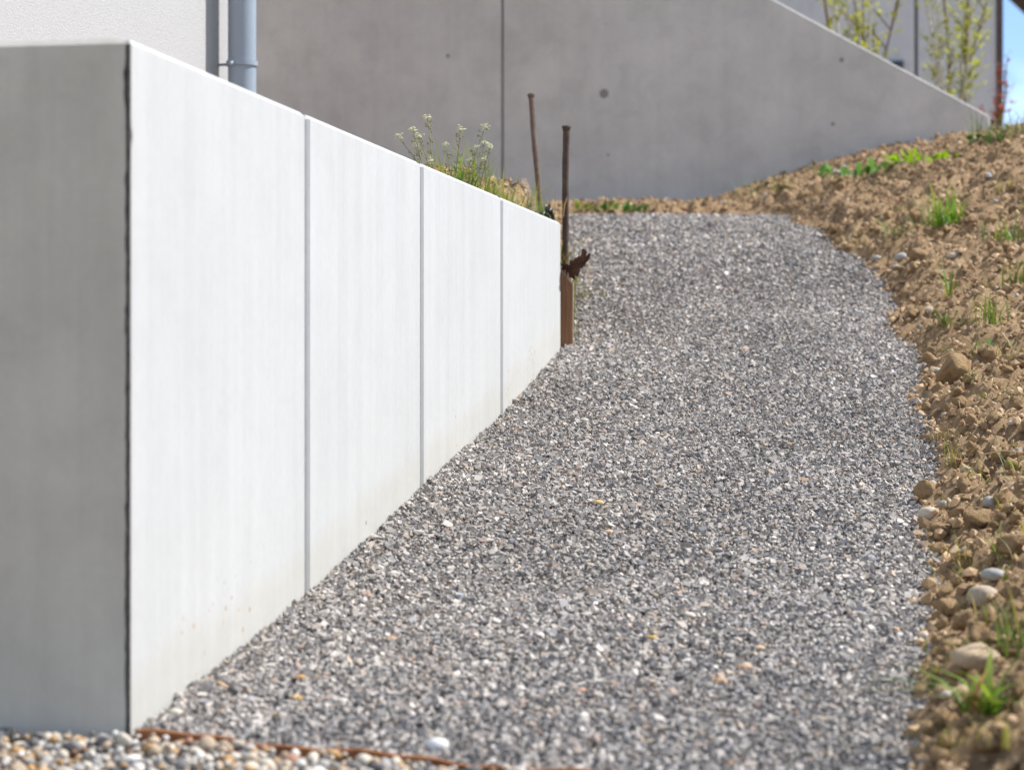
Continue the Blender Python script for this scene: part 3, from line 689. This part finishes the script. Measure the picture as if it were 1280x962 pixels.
wpart('splintered_edge', *tube([(e1[0]+.0015, e1[1]+.004, zb_), (e1[0]+.001, e1[1]+.004, .5*(zb_+zt(350))), (e1[0]+.0015, e1[1]+.004, zt(352))], [.0035, .0025, .0035], 5), M['wood_end'], bd)  # thin pale strip up the right edge of the board
# curled dark bark above the board
P0 = at(703, 342, 7.58); P1 = at(734, 318, 7.50); V, Fc = [], []; nu, nv = 22, 9
for i in range(nu+1):
    for j in range(nv+1):
        s, q = i/nu, j/nv-.5; wd = .040*(1-.5*s)*(1+.22*math.sin(i*1.3)); jag = .005*rb.normal() if abs(q) > .45 else .003*rb.normal()
        P = P0+(P1-P0)*s+np.array([-.62*q*wd*1.25, .3*q*wd, q*wd*1.0])+np.array([0, .004*math.sin(s*11), .010*math.sin(q*6+s*4)+.006*math.sin(s*13)+jag]); V.append(P+(P1-P0)*(.10*math.sin(j*2.7) if i >= nu-1 else 0))
n0 = len(V); V += [p+np.array([.001, .002, -.004]) for p in V]
for i in range(nu):
    for j in range(nv):
        a = i*(nv+1)+j; q = (a, a+1, a+nv+2, a+nv+1); Fc += [q, tuple(x+n0 for x in q[::-1])]
bk = thing('bark_piece', P0, 'ragged dark brown bark curling out over the path above the board', 'bark'); wpart('curl', V, Fc, M['bark'], bk)
# black membrane corner
bm_ = thing('plastic_membrane', at(680, 268, 7.62), 'crumpled black plastic sheet poking up behind the last white panel', 'plastic sheet'); V, Fc = [], []
nu, nv = 26, 14
for i in range(nu+1):
    for j in range(nv+1):
        s, q = i/nu, j/nv; P = at(664+28*s, 282-(27*q)*min(1, .35+1.1*s) if s < .86 else 282-20*q, 7.60)
        P = P+np.array([.004*math.sin(q*9+s*4), .03*math.sin(s*8+q*3)+.02*math.sin(q*7)+.012*math.sin(s*21), .004*math.sin(s*17+q*5)]); V.append(P)
n0 = len(V); V += [p+np.array([0, .002, 0]) for p in V]
for i in range(nu):
    for j in range(nv):
        a = i*(nv+1)+j; q = (a, a+nv+1, a+nv+2, a+1); Fc += [q, tuple(x+n0 for x in q[::-1])]
wpart('sheet', V, Fc, M['black'], bm_, True)
# pale splinter of wood leaning by the thin post
wp = thing('wood_splinter', at(661, 262, 7.9), 'pale tan wood slab leaning in the soil beside the thin rusty post', 'wood')
A, B = at(664, 268, 7.9), at(655, 224, 7.95); V = []
for P, w in ((A, .026), (A*.4+B*.6, .024), (B, .012)):
    V += [P+np.array([-w*.7, -.006, 0]), P+np.array([w*.7, -.004, .003]), P+np.array([w*.6, .008, 0]), P+np.array([-w*.6, .006, .002])]
wpart('slab', V, [(0, 1, 5, 4), (1, 2, 6, 5), (2, 3, 7, 6), (3, 0, 4, 7), (4, 5, 9, 8), (5, 6, 10, 9), (6, 7, 11, 10), (7, 4, 8, 11), (8, 9, 10, 11), (3, 2, 1, 0)], M['wood_end'], wp)

# rusty edging strip between path and pebbles
ed = thing('steel_edging', (C0[0], C0[1], 0), 'long thin rusty steel edging between the pebbles and the gravel path', 'edging')
pts = []
for s in np.linspace(0.012, 1.1, 40):
    p = EDGE_A+np.array([s, 0]); p[1] = EDGE_A[1]-(N[1]*-1/N[0])*s-.185*s+.004*math.sin(s*5); pts.append(p)
V, Fc = [], []
for i, p in enumerate(pts):
    z = float(g(p[1]))+.0095+.003*math.sin(i*.6)+.002*math.sin(i*1.7)
    for dy, zz in ((-.004, -.06), (-.004, z), (.004, z+.0005), (.004, -.06)): V.append((p[0], p[1]+dy, zz if zz < 0 and zz == -.06 else zz))
for i in range(len(pts)-1):
    for k in range(4): Fc.append((i*4+k, i*4+4+k, i*4+4+(k+1) % 4, i*4+(k+1) % 4))
Fc += [(0, 1, 2, 3), tuple((len(pts)-1)*4+k for k in (3, 2, 1, 0))]
wpart('strip', V, Fc, M['rust_light'], ed)

# ------------------------------------------------------------------ stones
def stone_mesh(name, seed, flat, jag, mat, base_m=ICO2, f=1.2, smooth=True):
    v = base_m[0]; d_ = 1+jag*2*(fbm(v[:, 0]*f+seed*9.1, v[:, 1]*f+3, v[:, 2]*f+5, 3, seed)-.5)
    return mesh_data(name, v*d_[:, None]*np.array([1, .78, flat]), base_m[1], mat, smooth)
PEB = [stone_mesh('pebble', s, .45+.03*(s % 8), .30, M['stone']) for s in range(8)]
r = np.random.default_rng(21)
def stone(name, P, size, colr, me, label, cat, group=None, rz=None, tilt=.25):
    o = link(name, me, loc=tuple(P)); o.scale = size if hasattr(size, '__len__') else (size,)*3
    o.rotation_euler = (r.normal(0, tilt), r.normal(0, tilt), r.uniform(0, 6.28) if rz is None else rz); o.color = (*colr, 1)
    return tag(o, label, cat, group)
WHITE, CREAM, TAN, ORANGE, GREYB, RED = (.68, .67, .65), (.60, .54, .45), (.48, .36, .23), (.55, .30, .10), (.34, .37, .42), (.34, .15, .09)
for x, y, wpx, colr, lab in [
    (547, 938, 30, WHITE, 'large white oval pebble on the gravel behind the rusty edging'), (930, 838, 20, (.55, .36, .22), 'orange-tan pebble, upper of two near the lower right of the path'),
    (900, 857, 20, (.50, .28, .14), 'brownish orange pebble, lower of two near the lower right of the path'), (860, 829, 15, WHITE, 'small white pebble left of two orange-tan pebbles on the path'),
    (815, 801, 18, (.50, .34, .10), 'mustard yellow pebble on the lower path'), (862, 773, 16, CREAM, 'cream pebble above the mustard yellow pebble on the path'),
    (761, 669, 14, (.52, .35, .22), 'tan pebble beside a grey one in the middle of the path'), (736, 669, 13, (.36, .32, .26), 'grey-brown pebble left of a tan one in the middle of the path'),
    (748, 632, 13, (.60, .42, .18), 'yellowish pebble in the middle of the path'), (798, 636, 12, (.55, .38, .26), 'pinkish tan pebble right of the yellowish one on the path'),
    (729, 528, 13, CREAM, 'pale cream pebble on the path beside the last white panel joint'), (376, 851, 15, ORANGE, 'orange pebble on the gravel near the first white panel, upper of three'),
    (370, 877, 16, (.58, .36, .12), 'orange pebble on the gravel near the first white panel, middle of three'), (348, 897, 14, (.56, .38, .16), 'yellow pebble on the gravel near the first white panel, lowest of three'),
    (949, 814, 15, (.60, .44, .28), 'pale orange flat pebble right of centre low on the path'), (726, 868, 16, (.50, .26, .17), 'reddish pebble low on the middle of the path'),
    (220, 897, 20, CREAM, 'cream pebble by the foot of the wall behind the rusty edging'), (690, 870, 16, CREAM, 'cream pebble left of a reddish one low on the path'),
    (1105, 752, 15, WHITE, 'white pebble on the path near the soil edge'), (1085, 745, 16, CREAM, 'cream pebble left of a white one near the soil edge'),
    (575, 748, 14, (.36, .42, .48), 'bluish pebble on the path near the second panel joint'), (517, 748, 14, (.42, .36, .29), 'brown pebble near the foot of the second white panel'),
    (930, 440, 12, (.50, .34, .22), 'small tan pebble on the upper path')]:
    P = on_ground(x, y, lambda X, Y: path_h(X, Y)); s = wpx*P[1]/F/2
    stone('pebble', P+np.array([0, 0, s*.42]), s*1.05, colr, PEB[(x+y) % 8], lab, 'pebble', 'coloured pebbles on the path', rz=r.uniform(-.4, .4), tilt=.1)
BIG = []
for q in range(4):
    rc = np.random.default_rng(500+q); v = ICO3[0]; pn = rc.normal(0, 1, (11, 3)); pn /= np.linalg.norm(pn, axis=1)[:, None]; pd = rc.uniform(.66, 1.0, 11)
    dt = v @ pn.T; rad = np.minimum(1.08, np.min(np.where(dt > .05, pd/np.maximum(dt, .05), 9), 1))
    BIG.append(mesh_data('rock', v*(rad*(1+.22*(fbm(v[:, 0]*1.6+q*7, v[:, 1]*1.6, v[:, 2]*1.6, 3, 600+q)-.5)))[:, None]*np.array([1, .8, .62]), ICO3[1], M['stone'], True))
for x, y, wpx, hz, colr, lab in [
    (1217, 822, 62, .60, (.50, .39, .27), 'big beige stone lying on the soil low on the right'), (1240, 718, 28, .5, (.40, .41, .41), 'smooth whitish grey stone sticking out of the soil'),
    (1229, 745, 42, .7, (.50, .42, .33), 'half buried pale stone below a whitish grey one'), (1161, 641, 27, .6, (.62, .56, .47), 'pale rounded stone at the gravel edge, upper of the pale ones'),
    (1172, 782, 19, .6, (.64, .58, .48), 'small cream pebble in the soil left of the big beige stone'), (1169, 817, 19, .7, (.46, .32, .20), 'brown pebble in the soil left of the big beige stone'),
    (1157, 768, 14, .7, (.50, .42, .32), 'small tan pebble at the soil edge above a cream one'),
    (1161, 390, 20, .75, (.58, .52, .42), 'pale round stone on the upper edge of the gravel'), (1128, 438, 14, .6, WHITE, 'white oval pebble on the gravel at the soil edge, left of another'),
    (1141, 434, 13, .5, CREAM, 'cream pebble on the gravel at the soil edge, right of a white one'), (1095, 322, 16, .55, (.50, .50, .49), 'grey flat stone on the upper soil edge, left of two'),
    (1126, 321, 17, .55, (.46, .46, .46), 'grey flat stone on the upper soil edge, right of two'), (1120, 338, 14, .5, (.55, .55, .55), 'pale grey stone just below two flat grey stones'),
    (1191, 320, 14, .5, (.62, .56, .48), 'pale flat stone on bare soil above the single shoot'), (1169, 543, 17, .7, (.50, .34, .22), 'orange-brown stone in crumbly soil at the gravel edge'),
    (1166, 607, 17, .8, (.55, .46, .35), 'tan round pebble on top of a clod at the gravel edge'), (1207, 586, 16, .7, (.55, .50, .43), 'pale pebble right of the small dry tuft'),
    (1237, 632, 20, .7, (.40, .40, .39), 'grey round stone deep in the clods'), (1182, 518, 12, .7, (.56, .48, .38), 'small tan pebble among crumbs in the middle bank'),
    (1170, 462, 13, .7, (.44, .46, .40), 'greenish grey pebble at the soil edge'), (1264, 533, 13, .5, (.60, .52, .42), 'cream flake of stone on the fine soil at right'),
    (1182, 874, 17, .7, (.60, .58, .54), 'whitish pebble low in the soil near the bottom right tuft'), (1178, 630, 15, .8, (.42, .40, .37), 'grey pebble beside the pale rounded stone'),
    (1045, 215, 12, .5, (.60, .58, .55), 'whitish flake on the far soil below the rear wall')]:
    P = on_ground(x, y+wpx*hz*.25, bank_h); s = wpx*P[1]/F/2
    stone('rock' if wpx > 24 else 'stone', P+np.array([0, 0, s*hz*.22]), (s, s*.95, s*hz/.55), np.array(colr)*np.array([.86, .82, .75]), BIG[(x+y) % 4] if wpx > 24 else PEB[(x+y) % 8], lab, 'stone', 'stones in the soil bank', rz=r.uniform(-.3, .3), tilt=.12)

# rounded pebbles in front of the edging and along the foot of the shaded panel
Xp, Yp = jitter_grid(-1.3, .15, 3.1, 3.85, .0156)
k = (in_front(Xp, Yp) < -.020) & ~((sd(Xp, Yp)[0] > -.008) & (sd(Xp, Yp)[1] < .01)) & (Xp > -660/F*Yp-.03)
Xp, Yp = Xp[k], Yp[k]; hidden = Yp < 3.24
PP = np.array([(.58, .51, .41), (.47, .36, .25), (.66, .62, .56), (.36, .34, .31), (.24, .225, .21), (.50, .30, .13), (.36, .20, .13), (.13, .125, .125)]); PN = ['cream', 'tan', 'whitish', 'mid grey', 'dark grey', 'orange-brown', 'reddish brown', 'blackish']; PW = np.array([.22, .19, .14, .16, .12, .07, .05, .05])
order = np.argsort(-Yp); n_ind = 0; rest = []
for i in order:
    X, Y = Xp[i], Yp[i]; s_ = float(np.clip(r.lognormal(math.log(.0074), .38), .0042, .016)); z = float(g(Y))+.004+r.uniform(-.003, .008)-.004*(X < C0[0])
    yi = 487-(z-CZ)*F/Y; xi = 640+X*F/Y
    if n_ind < 300 and yi < 970 and -12 < xi < 700:
        ci = r.choice(8, p=PW); where = 'at the foot of the shaded grey panel' if xi < 165 else 'along the rusty edging'
        stone('pebble', (X, Y, z), (s_, s_*r.uniform(.8, 1.1), s_*r.uniform(.9, 1.3)), PP[ci]*r.uniform(.85, 1.12), PEB[r.integers(8)], f'{PN[ci]} rounded pebble in the loose bed {where}', 'pebble', 'pebbles in the bed before the edging', tilt=.4); n_ind += 1
    else: rest.append((X, Y, z, s_))
rest = np.array(rest)
tag(chips('pebble_bed', rest[:, 0], rest[:, 1], rest[:, 2], rest[:, 3], PP, PW, ICO2, 8, .2, (.5, .8), M['gravel'], True, .4), kind='stuff')

# clods: the large ones one by one, crumbling lumps of the bank's own soil
CL = []
for s in range(12):
    rc = np.random.default_rng(400+s); v = ICO3[0]; pn = rc.normal(0, 1, (13, 3)); pn /= np.linalg.norm(pn, axis=1)[:, None]; pd = rc.uniform(.62, 1.0, 13)
    dt = v @ pn.T; rad = np.minimum(1.15, np.min(np.where(dt > .05, pd/np.maximum(dt, .05), 9), 1))
    n1 = fbm(v[:, 0]*1.7+s*5, v[:, 1]*1.7, v[:, 2]*1.7, 2, 200+s)-.5; n2 = fbm(v[:, 0]*5+s*3, v[:, 1]*5, v[:, 2]*5, 4, 300+s)-.5
    CL.append(mesh_data('soil_clod', v*(rad*(1+.40*n1+.75*n2))[:, None]*np.array([1, .85, .75]), ICO3[1], M['clod'], True))
r = np.random.default_rng(77); n = 0; spots = []
fixed = [(1185, 762, 46), (1205, 700, 40), (1225, 795, 44), (1175, 690, 34), (1160, 622, 48), (1175, 668, 40), (1208, 612, 46), (1225, 655, 60), (1160, 552, 40), (1155, 878, 60), (1235, 930, 50), (1190, 830, 40), (1262, 690, 60), (1255, 640, 40), (1195, 465, 70), (1240, 450, 44), (1150, 460, 34), (1150, 322, 36), (1048, 238, 30), (985, 237, 26), (1200, 765, 34), (1215, 565, 24), (1270, 745, 50), (1180, 905, 50), (1265, 860, 44)]
for i, (x, y, w) in enumerate(fixed): spots.append((x, y, w*.74))
while len(spots) < 150:
    y = r.uniform(225, 955); xe = np.interp(y, [230, 272, 310, 350, 420, 480, 700, 960], [960, 1000, 1050, 1110, 1135, 1155, 1165, 1150])
    x = r.uniform(xe+4, 1290); w = r.uniform(11, 22)*np.interp(y, [220, 450, 900], [.75, 1.0, 1.5]); spots.append((x, y, w))
refs = [(o.name, o['label'], 640+o.location.x*F/o.location.y, 487-(o.location.z-CZ)*F/o.location.y) for o in C.objects if o.parent is None and o.get('group') in ('stones in the soil bank', 'grass tufts on the soil')]
used_lab = set()
for q, (x, y, w) in enumerate(spots):
    P = on_ground(x, y, bank_h); s_ = w*P[1]/F/2
    o = link('soil_clod', CL[r.integers(12)], loc=tuple(P+np.array([0, 0, s_*.10]))); o.scale = (s_, s_*r.uniform(.8, 1.1), s_*r.uniform(.8, 1.1)); o.rotation_euler = (r.normal(0, .6), r.normal(0, .6), r.uniform(0, 6.28))
    far_ = 'far upper' if y < 330 else 'upper' if y < 470 else 'middle' if y < 640 else 'lower' if y < 800 else 'lowest'
    xe = np.interp(y, [230, 272, 310, 350, 420, 480, 700, 960], [960, 1000, 1050, 1110, 1135, 1155, 1165, 1150])
    side = 'along the gravel edge' if x < xe+35 else 'towards the right of the picture' if x > 1225 else 'between gravel edge and frame'
    lab = f"small crumbly brown soil clod on the {far_} bank {side}"
    if q < len(fixed):
        nm = min(refs, key=lambda t: (t[2]-x)**2+(t[3]-y)**2); dx, dy = x-nm[2], y-nm[3]
        rel = ('right of' if dx > 0 else 'left of') if abs(dx) > abs(dy) else ('below' if dy > 0 else 'above')
        lab = f"large brown soil clod just {rel} the " + ' '.join(nm[1].replace(',', '').split()[:6])
        for extra in ('', ', the bigger', ', the farther'):
            if lab+extra not in used_lab: lab += extra; break
        used_lab.add(lab)
    tag(o, lab, 'soil clod', 'soil clods on the bank')

# dry stalks lying about
def stalk(p, q, label, rad=.0016, surf=bank_h):
    A, B = on_ground(*p, surf), on_ground(*q, surf); A[2] += .010; B[2] += .010
    t = link('dry_stalk', mesh_data('dry_stalk', *[x if i else [np.array(v)-A for v in x] for i, x in enumerate(tube([A, (A+B)/2+np.array([0, 0, .008]), B], [rad, rad, rad*.6], 6))], M['straw'], True), loc=tuple(A))
    tag(t, label, 'stalk', 'dry stalks')
stalk((1125, 566), (1143, 560), 'short whitish stalk lying on the gravel by the soil edge', .0028)
stalk((1225, 575), (1285, 572), 'long orange straw lying across the soil at the right edge', .0018)
stalk((1150, 842), (1188, 850), 'straw lying in the soil below the big beige stone', .0016)
stalk((1252, 420), (1268, 450), 'thin straw leaning down beside the bluish weed', .0016)
stalk((718, 308), (742, 303), 'straw lying on the gravel beside the upright post', .0016, path_h)

rs = np.random.default_rng(99)
for q in range(26):
    y = rs.uniform(300, 930); xe = np.interp(y, [230, 272, 310, 350, 420, 480, 700, 960], [960, 1000, 1050, 1110, 1135, 1155, 1165, 1150]); x = rs.uniform(xe+5, 1275)
    zone = 'upper' if y < 470 else 'middle' if y < 640 else 'lower'
    stalk((x, y), (x+rs.uniform(-22, 22), y+rs.uniform(-9, 9)), f'thin broken straw lying in the crumbs of the {zone} bank', rs.uniform(.0007, .0013))
